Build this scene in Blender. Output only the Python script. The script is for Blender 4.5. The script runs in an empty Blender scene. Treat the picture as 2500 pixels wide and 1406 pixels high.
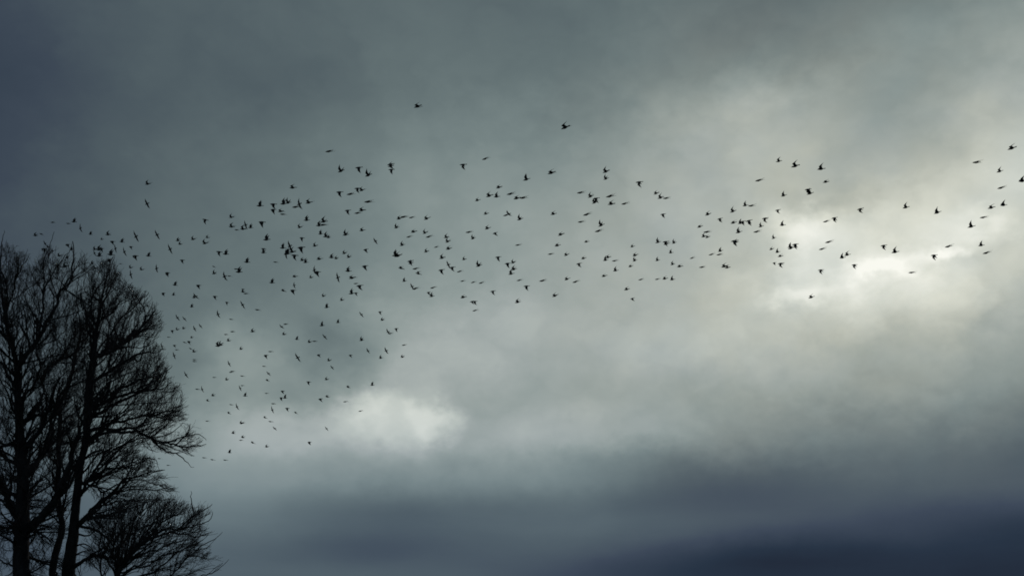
import bpy, math, random
import numpy as np
from mathutils import Vector, Matrix
from mathutils.kdtree import KDTree

# ---------------------------------------------------------------- camera
scene = bpy.context.scene
col = scene.collection
EYE = Vector((0.0, 0.0, 1.7))
PITCH = math.radians(22.0)
HFOV = math.radians(50.0)
FPX = 1250.0 / math.tan(HFOV / 2)            # focal length in photograph pixels (2500 wide)

cam_data = bpy.data.cameras.new('camera')
cam = bpy.data.objects.new('camera', cam_data)
col.objects.link(cam)
cam.location = EYE
cam.rotation_euler = (math.pi / 2 + PITCH, 0, 0)
cam_data.sensor_width = 36.0
cam_data.lens = 18.0 / math.tan(HFOV / 2)
cam_data.clip_start = 0.1
cam_data.clip_end = 20000.0
scene.camera = cam

VIEW = Vector((0, math.cos(PITCH), math.sin(PITCH)))
VUP = Vector((0, -math.sin(PITCH), math.cos(PITCH)))
VRIGHT = Vector((1, 0, 0))


def ray(px, py):
    """direction (depth 1 along the view axis) through a point of the photograph"""
    return VIEW + VRIGHT * ((px - 1250.0) / FPX) - VUP * ((py - 703.0) / FPX)


def at_y(px, py, y):
    d = ray(px, py)
    return EYE + d * (y / d.y)


# ---------------------------------------------------------------- sky
SUN_AZ, SUN_EL = math.radians(18.4), math.radians(23.0)

world = bpy.data.worlds.new('World')
scene.world = world
world.use_nodes = True
world.cycles.sampling_method = 'MANUAL'
world.cycles.sample_map_resolution = 512
nt = world.node_tree
nt.nodes.clear()


def node(kind, **kw):
    n = nt.nodes.new(kind)
    for k, v in kw.items():
        setattr(n, k, v)
    return n


def put(sock, v):
    if isinstance(v, bpy.types.NodeSocket):
        nt.links.new(v, sock)
    else:
        sock.default_value = v


def math_(op, a, b=0.0, clamp=False):
    n = node('ShaderNodeMath', operation=op, use_clamp=clamp)
    put(n.inputs[0], a)
    put(n.inputs[1], b)
    return n.outputs[0]


def vmath(op, a, b=(0, 0, 0)):
    n = node('ShaderNodeVectorMath', operation=op)
    put(n.inputs[0], a)
    put(n.inputs[1], b)
    return n.outputs['Value'] if op in ('DOT_PRODUCT', 'LENGTH') else n.outputs['Vector']


def noise(vec, scale, detail, rough=0.5, dist=0.0, colour=False):
    n = node('ShaderNodeTexNoise')
    put(n.inputs['Vector'], vec)
    n.inputs['Scale'].default_value = scale
    n.inputs['Detail'].default_value = detail
    n.inputs['Roughness'].default_value = rough
    n.inputs['Distortion'].default_value = dist
    return n.outputs['Color' if colour else 'Fac']


def mix_rgb(f, a, b, mode='MIX'):
    n = node('ShaderNodeMix', data_type='RGBA', blend_type=mode)
    put(n.inputs[0], f)
    put(n.inputs[6], a)
    put(n.inputs[7], b)
    return n.outputs[2]


def lin(r, g, b):
    return tuple(((c / 255 + 0.055) / 1.055) ** 2.4 if c > 10 else c / 255 / 12.92 for c in (r, g, b)) + (1.0,)


tc = node('ShaderNodeTexCoord')
direction = tc.outputs['Generated']
sep = node('ShaderNodeSeparateXYZ')
put(sep.inputs[0], direction)
az = math_('MULTIPLY', math_('ARCTAN2', sep.outputs[0], sep.outputs[1]), 57.29578)
el = math_('MULTIPLY', math_('ARCSINE', sep.outputs[2]), 57.29578)
comb = node('ShaderNodeCombineXYZ')
put(comb.inputs[0], az)
put(comb.inputs[1], el)
# cloud edges wander: the sky position is warped by noise of three sizes
flat = vmath('MULTIPLY', direction, (1.0, 1.0, 1.35))
w1 = vmath('SUBTRACT', noise(flat, 6.0, 2.0, 0.5, colour=True), (0.5, 0.5, 0.5))
w2 = vmath('SUBTRACT', noise(flat, 24.0, 3.0, 0.5, colour=True), (0.5, 0.5, 0.5))
w3 = vmath('SUBTRACT', noise(flat, 70.0, 4.0, 0.55, colour=True), (0.5, 0.5, 0.5))
shift = vmath('ADD', vmath('MULTIPLY', w1, (3.0, 2.0, 0.0)), vmath('MULTIPLY', w2, (2.4, 1.9, 0.0)))
shift = vmath('ADD', shift, vmath('MULTIPLY', w3, (1.2, 1.1, 0.0)))
calm = math_('ADD', math_('MULTIPLY', math_('DIVIDE', math_('SUBTRACT', el, 10.5), 5.0, True), 0.8), 0.2)   # flat layers low in the sky
sc = vmath('SCALE', shift)
put(sc.node.inputs['Scale'], calm)
pos = vmath('ADD', comb.outputs[0], sc)

# banks of thick and thin cloud: azimuth, elevation, half width, half height (degrees), brightness, edge firmness
BANKS = [
    (-32.0, 31.3, 9.0, 5.8, -0.066), (-30.5, 24.6, 9.0, 5.8, -0.042), (-27.3, 8.4, 9.0, 5.8, -0.023),
    (-19.6, 34.1, 9.0, 5.8, 0.025), (-18.6, 26.8, 9.0, 5.8, 0.044), (-16.5, 9.1, 9.0, 5.8, 0.049),
    (-5.1, 35.6, 9.0, 5.8, 0.049), (-4.8, 27.9, 9.0, 5.8, 0.153), (-4.2, 9.4, 9.0, 5.8, 0.059),
    (10.1, 35.3, 9.0, 5.8, 0.051), (9.5, 27.7, 9.0, 5.8, 0.234), (8.4, 9.3, 9.0, 5.8, -0.092),
    (24.0, 33.3, 9.0, 5.8, 0.093), (22.8, 26.1, 9.0, 5.8, 0.143), (20.3, 8.9, 9.0, 5.8, 0.43),
    (34.7, 30.6, 9.0, 5.8, 0.192), (33.1, 24.0, 9.0, 5.8, 0.129), (29.8, 8.2, 9.0, 5.8, 0.064),
    (-17.5, 17.8, 9.0, 4.3, 0.053), (-4.5, 18.6, 9.0, 4.3, 0.163), (8.9, 18.4, 9.0, 4.3, 0.26),
    (21.5, 17.4, 9.0, 4.3, 0.142), (-11.8, 12.9, 9.0, 2.6, 0.302), (3.2, 13.1, 9.0, 2.6, 0.332),
    (17.8, 12.5, 9.0, 2.6, -0.196), (-10.3, 22.8, 8.1, 3.6, 0.011), (2.3, 23.1, 8.1, 3.6, 0.114),
    (14.8, 22.4, 8.1, 3.6, -0.089), (26.0, 21.0, 8.1, 3.6, 0.105), (-25.5, 29.4, 7.1, 3.2, -0.013),
    (-12.2, 31.4, 7.1, 3.2, -0.056), (2.5, 32.0, 7.1, 3.2, -0.044), (30.7, 4.7, 17.1, 5.6, -0.2),
    (10.9, 1.9, 17.1, 4.3, -0.113), (-10.9, 1.9, 17.1, 4.3, -0.107), (-36.9, 25.3, 10.7, 12.8, -0.02),
    (-34.0, 13.1, 9.6, 9.6, -0.063), (38.9, 4.2, 12.8, 6.4, 0.008), (16.3, 24.2, 2.0, 1.5, -0.116),
    (19.6, 21.9, 3.6, 1.2, 0.027), (16.1, 21.0, 2.6, 0.9, -0.065), (23.9, 22.9, 4.1, 1.9, -0.047),
    (27.3, 25.1, 3.6, 4.3, 0.112), (18.3, 22.7, 7.7, 3.6, 0.43), (15.1, 29.9, 4.3, 2.4, 0.114),
    (-6.4, 15.6, 3.2, 1.6, 0.09), (-4.2, 14.8, 2.8, 1.3, -0.075), (-13.9, 17.7, 2.8, 1.9, 0.142),
    (-10.0, 17.8, 2.6, 1.7, -0.186), (5.3, 9.2, 4.3, 1.5, -0.027), (-3.4, 18.8, 5.6, 2.4, 0.079),
    (20.7, 23.6, 1.5, 1.3, -0.037), (23.0, 22.2, 1.3, 0.6, -0.188), (19.9, 21.8, 1.7, 0.6, 0.063),
    (25.1, 23.0, 2.1, 1.2, -0.157), (13.3, 22.8, 2.4, 1.3, -0.067), (18.2, 22.3, 1.7, 1.1, -0.098),
    (-10.9, 15.2, 3.2, 1.9, -0.04), (20.9, 7.1, 9.0, 2.6, -0.418), (-8.4, 9.5, 6.0, 1.9, 0.088),
    (-14.5, 11.1, 3.4, 1.9, 0.037), (19.1, 25.7, 3.2, 1.5, -0.049), (-5.6, 17.3, 1.9, 1.3, 0.037),
    (19.9, 13.6, 5.3, 1.9, 0.054), (1.1, 11.9, 5.3, 1.5, 0.009), (10.1, 18.8, 3.4, 1.3, 0.023),
    (6.5, 13.0, 6.4, 1.3, -0.149), (6.4, 11.1, 6.4, 1.3, -0.057), (6.3, 9.3, 6.4, 1.3, 0.097),
    (13.9, 13.4, 6.4, 1.3, 0.069), (13.7, 11.6, 6.4, 1.3, -0.037), (13.4, 8.3, 6.4, 1.3, -0.11),
    (20.9, 13.6, 6.4, 1.3, -0.089), (20.7, 11.8, 6.4, 1.3, -0.046), (20.4, 10.1, 6.4, 1.3, -0.171),
    (20.2, 8.7, 6.4, 1.3, -0.031), (26.7, 13.6, 6.4, 1.3, 0.019), (26.4, 11.9, 6.4, 1.3, -0.103),
    (26.1, 10.3, 6.4, 1.3, -0.039), (25.9, 8.9, 6.4, 1.3, -0.112), (-13.4, 12.6, 5.1, 1.3, -0.108),
    (-13.2, 10.6, 5.1, 1.3, -0.076), (-13.0, 8.6, 5.1, 1.3, -0.03), (-7.5, 12.8, 5.1, 1.3, -0.101),
    (-7.4, 10.8, 5.1, 1.3, -0.16), (-7.3, 8.8, 5.1, 1.3, -0.156), (-1.1, 12.9, 5.1, 1.3, -0.116),
    (-1.1, 10.9, 5.1, 1.3, -0.091), (-1.1, 8.8, 5.1, 1.3, -0.021), (-6.4, 15.2, 2.8, 1.6, 0.103, 1.5),
    (-4.1, 15.1, 1.4, 1.0, 0.141, 1.5), (-7.6, 15.9, 1.3, 0.9, 0.061, 1.5), (-10.2, 17.4, 2.2, 1.4, 0.12, 1.5),
    (-8.9, 17.8, 1.3, 1.1, 0.01, 1.5), (-11.9, 14.5, 2.8, 1.3, 0.058, 1.5), (16.1, 24.2, 1.8, 1.1, 0.206),
    (23.0, 22.2, 1.1, 0.5, 0.347), (19.6, 21.8, 1.8, 0.5, 0.072), (25.0, 23.0, 1.8, 0.9, 0.229),
    (15.9, 21.0, 2.1, 0.6, 0.148), (-3.6, 18.6, 2.4, 1.3, 0.018, 1.5), (-14.3, 17.9, 1.3, 1.0, -0.017, 1.5),
]

thick = 0.34
for (a, e, ra, re, wt, *edge) in BANKS:
    m = node('ShaderNodeVectorMath', operation='MULTIPLY_ADD')
    put(m.inputs[0], pos)
    m.inputs[1].default_value = (1 / ra, 1 / re, 0)
    m.inputs[2].default_value = (-a / ra, -e / re, 0)
    g = vmath('DOT_PRODUCT', m.outputs[0], m.outputs[0])
    if edge:                                       # a firmer cloud edge
        g = math_('POWER', g, float(edge[0]))
    g = math_('POWER', 1 / math.e, g)
    n = node('ShaderNodeMath', operation='MULTIPLY_ADD')
    put(n.inputs[0], g)
    n.inputs[1].default_value = wt
    put(n.inputs[2], thick)
    thick = n.outputs[0]
# billows and wisps, stronger where the cloud is thin and bright
def puffs(vec, scale, detail):
    """rounded lumps with soft creases between them"""
    return math_('ABSOLUTE', math_('SUBTRACT', noise(vec, scale, detail, 0.45), 0.5))


lump = vmath('ADD', flat, vmath('MULTIPLY', w2, (0.05, 0.05, 0.05)))
lump = vmath('ADD', lump, vmath('MULTIPLY', w3, (0.016, 0.016, 0.016)))
b1 = math_('SUBTRACT', noise(flat, 8.0, 4.0, 0.5), 0.5)
b2 = math_('SUBTRACT', math_('ADD', puffs(lump, 9.0, 1.0), math_('MULTIPLY', puffs(lump, 21.0, 2.0), 0.6)), 0.13)
b3 = math_('SUBTRACT', noise(lump, 34.0, 4.0, 0.5), 0.5)
amp = math_('MULTIPLY', math_('MAXIMUM', math_('SUBTRACT', thick, 0.12), 0.06), calm)
thick = math_('ADD', thick, math_('MULTIPLY', math_('MULTIPLY', b1, amp), 0.12))
thick = math_('ADD', thick, math_('MULTIPLY', math_('MULTIPLY', b2, amp), 0.25))
thick = math_('ADD', thick, math_('MULTIPLY', math_('MULTIPLY', b3, amp), 0.06))
# flat layers low in the sky
layer = vmath('ADD', vmath('MULTIPLY', direction, (1.0, 1.0, 6.0)), vmath('MULTIPLY', w1, (0.2, 0.2, 0.2)))
low = math_('DIVIDE', math_('SUBTRACT', 16.0, el), 6.0, True)
b4 = math_('SUBTRACT', noise(layer, 6.5, 4.0, 0.5), 0.5)
thick = math_('ADD', thick, math_('MULTIPLY', math_('MULTIPLY', b4, low), 0.05))
COOL = [(30, (21, 31, 46)), (46, (34, 48, 63)), (70, (60, 71, 84)), (90, (79, 92, 98)), (110, (99, 113, 115)), (130, (119, 133, 133)),
        (150, (141, 153, 151)), (168, (161, 170, 168)), (190, (184, 192, 187)), (218, (215, 220, 213)), (246, (247, 248, 241))]
WARM = [(30, (20, 31, 47)), (46, (34, 49, 65)), (70, (59, 71, 85)), (90, (83, 92, 96)), (110, (104, 112, 112)), (130, (125, 132, 128)),
        (148, (144, 151, 145)), (162, (159, 166, 158)), (180, (180, 184, 173)), (215, (217, 219, 206)), (246, (250, 250, 240))]


def tone(stops):
    """cloud brightness to colour"""
    ramp = node('ShaderNodeValToRGB')
    cr = ramp.color_ramp
    cr.interpolation = 'LINEAR'
    while len(cr.elements) < len(stops):
        cr.elements.new(0.5)
    for e_, (p_, c_) in zip(cr.elements, stops):
        e_.position = p_ / 255
        e_.color = lin(*c_)
    put(ramp.inputs[0], thick)
    return ramp.outputs[0]


# cloud lit through by the sun is warmer than the rest
sd = vmath('DOT_PRODUCT', direction, (math.sin(SUN_AZ) * math.cos(SUN_EL), math.cos(SUN_AZ) * math.cos(SUN_EL), math.sin(SUN_EL)))
warmth = math_('DIVIDE', math_('SUBTRACT', sd, 0.955), 0.043, True)
veil = math_('MULTIPLY', math_('SUBTRACT', noise(flat, 11.0, 3.0, 0.5), 0.22), 2.4, True)
warmth = math_('MULTIPLY', warmth, veil)
clouds = mix_rgb(warmth, tone(COOL), tone(WARM))
clouds = mix_rgb(low, clouds, mix_rgb(1.0, clouds, (0.97, 1.0, 1.09, 1.0), 'MULTIPLY'))      # cool slate layers low down

nish = node('ShaderNodeTexSky', sky_type='NISHITA', sun_disc=False)
nish.sun_elevation = SUN_EL
nish.sun_rotation = SUN_AZ
nish.altitude = 50
nish.air_density = 1.0
nish.dust_density = 1.5
clear = vmath('SCALE', nish.outputs[0])
clear.node.inputs['Scale'].default_value = 0.05
sky = mix_rgb(0.996, clear, clouds)                 # closed overcast, a little skylight through it
bg = node('ShaderNodeBackground')
put(bg.inputs[0], sky)
bg.inputs[1].default_value = 1.0
wo = node('ShaderNodeOutputWorld')
nt.links.new(bg.outputs[0], wo.inputs[0])

# ---------------------------------------------------------------- sun behind the cloud
sun_data = bpy.data.lights.new('sun', 'SUN')
sun = bpy.data.objects.new('sun', sun_data)
col.objects.link(sun)
sun_data.energy = 0.5
sun_data.angle = math.radians(12)
sun_data.color = (1.0, 0.95, 0.86)
to_sun = Vector((math.sin(SUN_AZ) * math.cos(SUN_EL), math.cos(SUN_AZ) * math.cos(SUN_EL), math.sin(SUN_EL)))
sun.rotation_euler = to_sun.to_track_quat('Z', 'Y').to_euler()
sun.location = to_sun * 50

# ---------------------------------------------------------------- picture
scene.view_settings.view_transform = 'Standard'
scene.view_settings.look = 'None'
scene.view_settings.exposure = 0.0
scene.view_settings.gamma = 1.0
scene.view_settings.use_curve_mapping = False
scene.cycles.filter_width = 1.75              # the photograph's slight lens softness
scene.render.resolution_x = 1024
scene.render.resolution_y = 575


# ---------------------------------------------------------------- materials
def material(name, c1, c2, scale, rough, spec=0.3, detail=5.0, bump=0.0, stretch=(1, 1, 1)):
    m = bpy.data.materials.new(name)
    m.use_nodes = True
    t = m.node_tree
    b = t.nodes['Principled BSDF']
    tcn = t.nodes.new('ShaderNodeTexCoord')
    mp = t.nodes.new('ShaderNodeMapping')
    mp.inputs['Scale'].default_value = stretch
    nz = t.nodes.new('ShaderNodeTexNoise')
    nz.inputs['Scale'].default_value = scale
    nz.inputs['Detail'].default_value = detail
    rp = t.nodes.new('ShaderNodeValToRGB')
    rp.color_ramp.elements[0].position = 0.35
    rp.color_ramp.elements[1].position = 0.68
    rp.color_ramp.elements[0].color = c1 + (1,)
    rp.color_ramp.elements[1].color = c2 + (1,)
    t.links.new(tcn.outputs['Object'], mp.inputs[0])
    t.links.new(mp.outputs[0], nz.inputs['Vector'])
    t.links.new(nz.outputs['Fac'], rp.inputs[0])
    t.links.new(rp.outputs[0], b.inputs['Base Color'])
    b.inputs['Roughness'].default_value = rough
    b.inputs['Specular IOR Level'].default_value = spec
    if bump:
        bp = t.nodes.new('ShaderNodeBump')
        bp.inputs['Strength'].default_value = bump
        bp.inputs['Distance'].default_value = 0.02
        t.links.new(nz.outputs['Fac'], bp.inputs['Height'])
        t.links.new(bp.outputs[0], b.inputs['Normal'])
    return m


M_BARK = material('bark', (0.020, 0.022, 0.027), (0.048, 0.050, 0.056), 9.0, 0.95, 0.1, 6.0, 0.6, (1, 1, 0.25))
M_TWIG = material('twig', (0.024, 0.027, 0.034), (0.048, 0.051, 0.060), 4.0, 0.95, 0.1)
M_BIRD = material('feathers', (0.024, 0.026, 0.032), (0.060, 0.060, 0.066), 60.0, 0.75, 0.25)
M_GRASS = material('meadow', (0.030, 0.045, 0.018), (0.055, 0.070, 0.030), 0.6, 0.95, 0.1, 8.0, 0.4)


def tag(o, label=None, cat=None, group=None, kind=None):
    if label: o['label'] = label
    if cat: o['category'] = cat
    if group: o['group'] = group
    if kind: o['kind'] = kind
    return o


def mesh_object(name, verts, faces, mat, parent=None, smooth=True):
    me = bpy.data.meshes.new(name)
    me.from_pydata(verts, [], faces)
    me.materials.append(mat)
    if smooth:
        me.polygons.foreach_set('use_smooth', [True] * len(me.polygons))
    o = bpy.data.objects.new(name, me)
    col.objects.link(o)
    o.parent = parent
    return o


def quad_object(name, V, Q, mat, parent=None):
    """fast mesh from numpy quads"""
    me = bpy.data.meshes.new(name)
    me.vertices.add(len(V))
    me.vertices.foreach_set('co', np.ascontiguousarray(V, dtype=np.float32).ravel())
    me.loops.add(len(Q) * 4)
    me.loops.foreach_set('vertex_index', np.ascontiguousarray(Q, dtype=np.int32).ravel())
    me.polygons.add(len(Q))
    me.polygons.foreach_set('loop_start', np.arange(0, len(Q) * 4, 4, dtype=np.int32))
    me.polygons.foreach_set('use_smooth', np.ones(len(Q), dtype=bool))
    me.materials.append(mat)
    me.update(calc_edges=True)
    o = bpy.data.objects.new(name, me)
    col.objects.link(o)
    o.parent = parent
    return o


# ---------------------------------------------------------------- ground (below the frame)
def build_ground():
    n = 40
    xs = [math.copysign(abs(t) ** 3, t) * 6000 for t in np.linspace(-1, 1, n + 1)]
    verts = []
    rnd = random.Random(3)
    for y in xs:
        for x in xs:
            r = math.hypot(x, y)
            z = 0.0 if r < 130 else rnd.uniform(-1, 1) * min(4.0, (r - 130) * 0.004)
            verts.append((x, y, z))
    faces = [(j * (n + 1) + i, j * (n + 1) + i + 1, (j + 1) * (n + 1) + i + 1, (j + 1) * (n + 1) + i)
             for j in range(n) for i in range(n)]
    o = mesh_object('ground', verts, faces, M_GRASS)
    tag(o, 'open meadow under the flock and trees', None, None, 'structure')


build_ground()

# ---------------------------------------------------------------- bare trees
TREE_Y = 40.0
PXM = TREE_Y / FPX * 1.08                     # metres per photograph pixel at the trees


def smooth_path(P, R, step):
    """Catmull-Rom through the points, resampled"""
    P = np.array(P, float)
    R = np.array(R, float)
    out, rad = [], []
    n = len(P)
    for i in range(n - 1):
        p0, p1, p2, p3 = P[max(i - 1, 0)], P[i], P[i + 1], P[min(i + 2, n - 1)]
        k = max(2, int(np.linalg.norm(p2 - p1) / step))
        for j in range(k):
            t = j / k
            out.append(0.5 * ((2 * p1) + (p2 - p0) * t + (2 * p0 - 5 * p1 + 4 * p2 - p3) * t * t
                              + (3 * p1 - p0 - 3 * p2 + p3) * t ** 3))
            rad.append(R[i] * (1 - t) + R[i + 1] * t)
    out.append(P[-1])
    rad.append(R[-1])
    return np.array(out), np.array(rad)


def tube(P, R, k, rng, rough=0.06):
    """one continuous tapering tube, slightly knobbly"""
    n = len(P)
    T = np.gradient(P, axis=0)
    T /= np.linalg.norm(T, axis=1)[:, None] + 1e-9
    u = np.cross(T[0], [0.3, 0.9, 0.1])
    u /= np.linalg.norm(u)
    V = []
    for i in range(n):
        u = u - T[i] * u.dot(T[i])
        u /= np.linalg.norm(u)
        v = np.cross(T[i], u)
        for a in range(k):
            r = R[i] * (1 + rng.uniform(-rough, rough))
            V.append(P[i] + r * (math.cos(2 * math.pi * a / k) * u + math.sin(2 * math.pi * a / k) * v))
    F = [(i * k + a, i * k + (a + 1) % k, (i + 1) * k + (a + 1) % k, (i + 1) * k + a)
         for i in range(n - 1) for a in range(k)]
    F.append(tuple(range(k - 1, -1, -1)))
    F.append(tuple(range((n - 1) * k, n * k)))
    return [tuple(p) for p in V], F


def segments_mesh(N, parent, r, main, k=3):
    """N nodes, parent index (or -1), radius, main[i]=True when i continues its parent: prisms for every segment"""
    idx = np.where(parent >= 0)[0]
    p = parent[idx]
    d = N[idx] - N[p]
    d /= np.linalg.norm(d, axis=1)[:, None] + 1e-9
    T = np.zeros_like(N)
    T[idx] += d
    np.add.at(T, p[main[idx]], d[main[idx]])
    T /= np.linalg.norm(T, axis=1)[:, None] + 1e-9
    T[np.linalg.norm(T, axis=1) < 0.5] = (0, 0, 1)

    def ring(c, t, rr):
        ref = np.tile(np.array([0.2, 0.93, 0.3]), (len(c), 1))
        u = np.cross(t, ref)
        u /= np.linalg.norm(u, axis=1)[:, None] + 1e-9
        v = np.cross(t, u)
        a = np.arange(k) * 2 * math.pi / k
        return (c[:, None, :] + rr[:, None, None] * (np.cos(a)[None, :, None] * u[:, None, :]
                                                     + np.sin(a)[None, :, None] * v[:, None, :]))
    m = main[idx]
    t0 = np.where(m[:, None], T[p], d)
    r0 = np.where(m, np.minimum(r[p], r[idx] * 1.6), r[idx])
    A = ring(N[p], t0, r0)
    B = ring(N[idx], T[idx], r[idx])
    n = len(idx)
    V = np.concatenate([A, B], axis=1).reshape(-1, 3)
    base = (np.arange(n) * 2 * k)[:, None]
    q = []
    for a in range(k):
        b = (a + 1) % k
        q.append(np.concatenate([base + a, base + b, base + k + b, base + k + a], axis=1))
    Q = np.stack(q, axis=1).reshape(-1, 4)
    return V, Q


def in_poly(x, y, poly):
    inside = np.zeros(len(x), bool)
    n = len(poly)
    for i in range(n):
        x1, y1 = poly[i]
        x2, y2 = poly[(i + 1) % n]
        c = ((y1 > y) != (y2 > y)) & (x < (x2 - x1) * (y - y1) / (y2 - y1 + 1e-9) + x1)
        inside ^= c
    return inside


def build_tree(name, label, seed, trunk, limbs, crowns, density=1.0, depth0=0.0, heart=(80, 1250), flow=0.7, lift=0.12, room=1.0):
    rng = np.random.default_rng(seed)
    Y0 = TREE_Y + depth0
    base_px = trunk[0][0]
    g = at_y(trunk[0][0], trunk[0][1], Y0)
    # the trunk continues to the ground below the frame
    first = at_y(trunk[0][0], trunk[0][1], Y0)
    nextp = at_y(trunk[1][0], trunk[1][1], Y0)
    foot = Vector((first.x + (first.x - nextp.x) * 0.6, Y0, 0.0))
    root = bpy.data.objects.new(name, None)
    col.objects.link(root)
    root.location = foot
    root.empty_display_size = 0.5
    tag(root, label, 'tree', 'bare trees at the left')

    def local(P):
        return [tuple(Vector(p) - foot) for p in P]
    scale = Y0 / FPX * 1.08
    pts = [(foot.x, Y0, -0.25), (foot.x * 0.97 + first.x * 0.03, Y0, 0.35), (foot.x * 0.8 + first.x * 0.2, Y0, 1.6)]
    r0 = trunk[0][2] * scale
    rad = [r0 * 1.75, r0 * 1.35, r0 * 1.14]
    dep = 0.0
    for (x, y, r) in trunk:
        dep += rng.normal() * 0.06
        pts.append(tuple(at_y(x, y, Y0 + dep)))
        rad.append(r * scale)
    P, R = smooth_path(pts, rad, 0.12)
    wob = np.cumsum(rng.normal(size=P.shape) * 0.006, axis=0)
    P = P + wob - wob[:1]
    v, f = tube(P, R, 12, rng, 0.05)
    mesh_object('trunk', local(v), f, M_BARK, root)
    high = P[:, 2] > 4.5
    DL = np.gradient(P, axis=0)
    SP, SR, DIRS = [P[high]], [R[high]], [(DL / (np.linalg.norm(DL, axis=1)[:, None] + 1e-9))[high]]
    HEART = np.array(at_y(heart[0], heart[1], Y0))
    for L in limbs:
        ra, rb, pl = L[0], L[1], L[2]
        slope = L[3] if len(L) > 3 else rng.normal() * 0.9
        allP = np.concatenate(SP)
        allR = np.concatenate(SR)
        # fork from the limb point that lies closest in the picture to the first point
        q = np.array([np.array(at_y(pl[0][0], pl[0][1], Y0 + y_ - Y0)) for y_ in allP[:, 1]])
        j = int(np.argmin(np.linalg.norm(q - allP, axis=1) + 0.15 * np.maximum(0, ra * scale - allR) / scale * 0.05))
        start = allP[j]
        dep = start[1] - Y0
        pp = [tuple(start)]
        total = sum(math.hypot(pl[i + 1][0] - pl[i][0], pl[i + 1][1] - pl[i][1]) for i in range(len(pl) - 1)) + 1
        run = 0
        skip = np.linalg.norm(np.array(at_y(pl[0][0], pl[0][1], Y0 + dep)) - start) < 0.25
        for i, (x, y) in enumerate(pl):
            if i: run += math.hypot(x - pl[i - 1][0], y - pl[i - 1][1])
            if i == 0 and skip: continue
            pp.append(tuple(at_y(x, y, Y0 + dep + slope * run / total * min(1.0, total / 160) * 1.6)))
        n = len(pp)
        rr = [(ra + (rb * 0.55 - ra) * (i / (n - 1)) ** 0.85) * scale for i in range(n)]
        rr[0] = min(rr[0], allR[j] * 0.95)
        P, R = smooth_path(pp, rr, 0.11)
        wob = np.cumsum(rng.normal(size=P.shape) * 0.026, axis=0)
        wob -= wob[:1]
        P = P + wob
        DL = np.gradient(P, axis=0)
        DIRS.append(DL / (np.linalg.norm(DL, axis=1)[:, None] + 1e-9))
        R = R * (1 + 0.08 * np.sin(np.cumsum(rng.uniform(0, 1.2, len(R)))))
        v, f = tube(P, R, 8 if ra > 3 else 6, rng)
        mesh_object('limb', local(v), f, M_BARK, root)
        SP.append(P)
        SR.append(R)
    # crown: generations of side branches, each forking forwards, outwards and a little up
    polys = [[tuple(p) for p in c_[1]] for c_ in crowns]
    SPc, SRc, SDc = np.concatenate(SP), np.concatenate(SR), np.concatenate(DIRS)
    cur_p, cur_r, cur_d = SPc, SRc, SDc                       # places where a branch can leave
    cur_t = np.concatenate([np.linspace(0, 1, len(p)) for p in SP])
    cur_gap = 0.11
    quads = tris = 0
    parts = {'boughs': [], 'crown': []}
    #       mean length, steps, spacing on the parent, share of the parent's radius, radius range, side angle, wander
    GENS = [(2.1, 16, 0.50, 0.50, (.018, .060), 0.95, .09),
            (1.30, 12, 0.36, 0.62, (.010, .050), 0.62, .10),
            (0.80, 9, 0.22, 0.62, (.0080, .026), 0.66, .12),
            (0.46, 7, 0.15, 0.66, (.0066, .014), 0.70, .14),
            (0.20, 4, 0.11, 0.80, (.0056, .0085), 0.78, .16)]
    CAPS = (1.2, 2.2, 4.2, 9.5, 22.0)
    for gi, (mean, steps, gap, share, (rlo, rhi), ang, wander) in enumerate(GENS):
        ok = (cur_r < 0.30) & (cur_r > (0.032 if gi == 0 else 0.004))
        prob = np.where(ok, density * (1.15 - 0.35 * cur_t) * cur_gap / gap, 0)
        n_each = np.floor(prob + rng.uniform(size=len(prob))).astype(int)
        src = np.repeat(np.arange(len(prob)), n_each)
        n = len(src)
        P0, R0, D0 = cur_p[src], cur_r[src], cur_d[src]
        out = P0 - HEART
        out /= np.linalg.norm(out, axis=1)[:, None]
        side = rng.normal(size=(n, 3)) + out * 0.25
        side -= D0 * (side * D0).sum(1)[:, None]
        side /= np.linalg.norm(side, axis=1)[:, None] + 1e-9
        d = D0 * 0.85 + side * (ang * rng.uniform(0.6, 1.25, (n, 1))) + out * flow * 0.3 + np.array([0, 0, lift])
        d /= np.linalg.norm(d, axis=1)[:, None]
        L = mean * rng.uniform(0.45, 1.35, n) * (1.12 - 0.45 * cur_t[src])
        X = np.zeros((n, steps + 1, 3))
        DD = np.zeros((n, steps + 1, 3))
        X[:, 0] = P0
        DD[:, 0] = d
        bend = rng.normal(size=(n, 3)) * 0.035
        for k in range(steps):
            d = d + rng.normal(size=(n, 3)) * wander + bend + out * 0.02 * flow + np.array([0, 0, 0.03])
            d /= np.linalg.norm(d, axis=1)[:, None]
            X[:, k + 1] = X[:, k] + d * (L / steps)[:, None]
            DD[:, k + 1] = d
        # stop at the feathered outline of the crown
        rel = X.reshape(-1, 3) - np.array(EYE)
        dep_ = rel @ np.array(VIEW)
        ex_ = 1250 + FPX * rel[:, 0] / dep_
        ey_ = 703 - FPX * (rel @ np.array(VUP)) / dep_
        jx = np.repeat(rng.normal(size=n) * 8.0, steps + 1)
        jy = np.repeat(rng.normal(size=n) * 8.0, steps + 1)
        ins = np.zeros(len(ex_), bool)
        for pl in polys:
            ins |= in_poly(ex_ + jx, ey_ + jy, pl)
        ins |= (rng.uniform(size=n) < 0.012).repeat(steps + 1)          # the odd stray shoot
        ins = ins.reshape(n, steps + 1)
        ins[:, 0] = True
        valid = np.cumprod(ins, axis=1).astype(bool)
        count = valid.sum(1)
        keep = count >= 3
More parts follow.
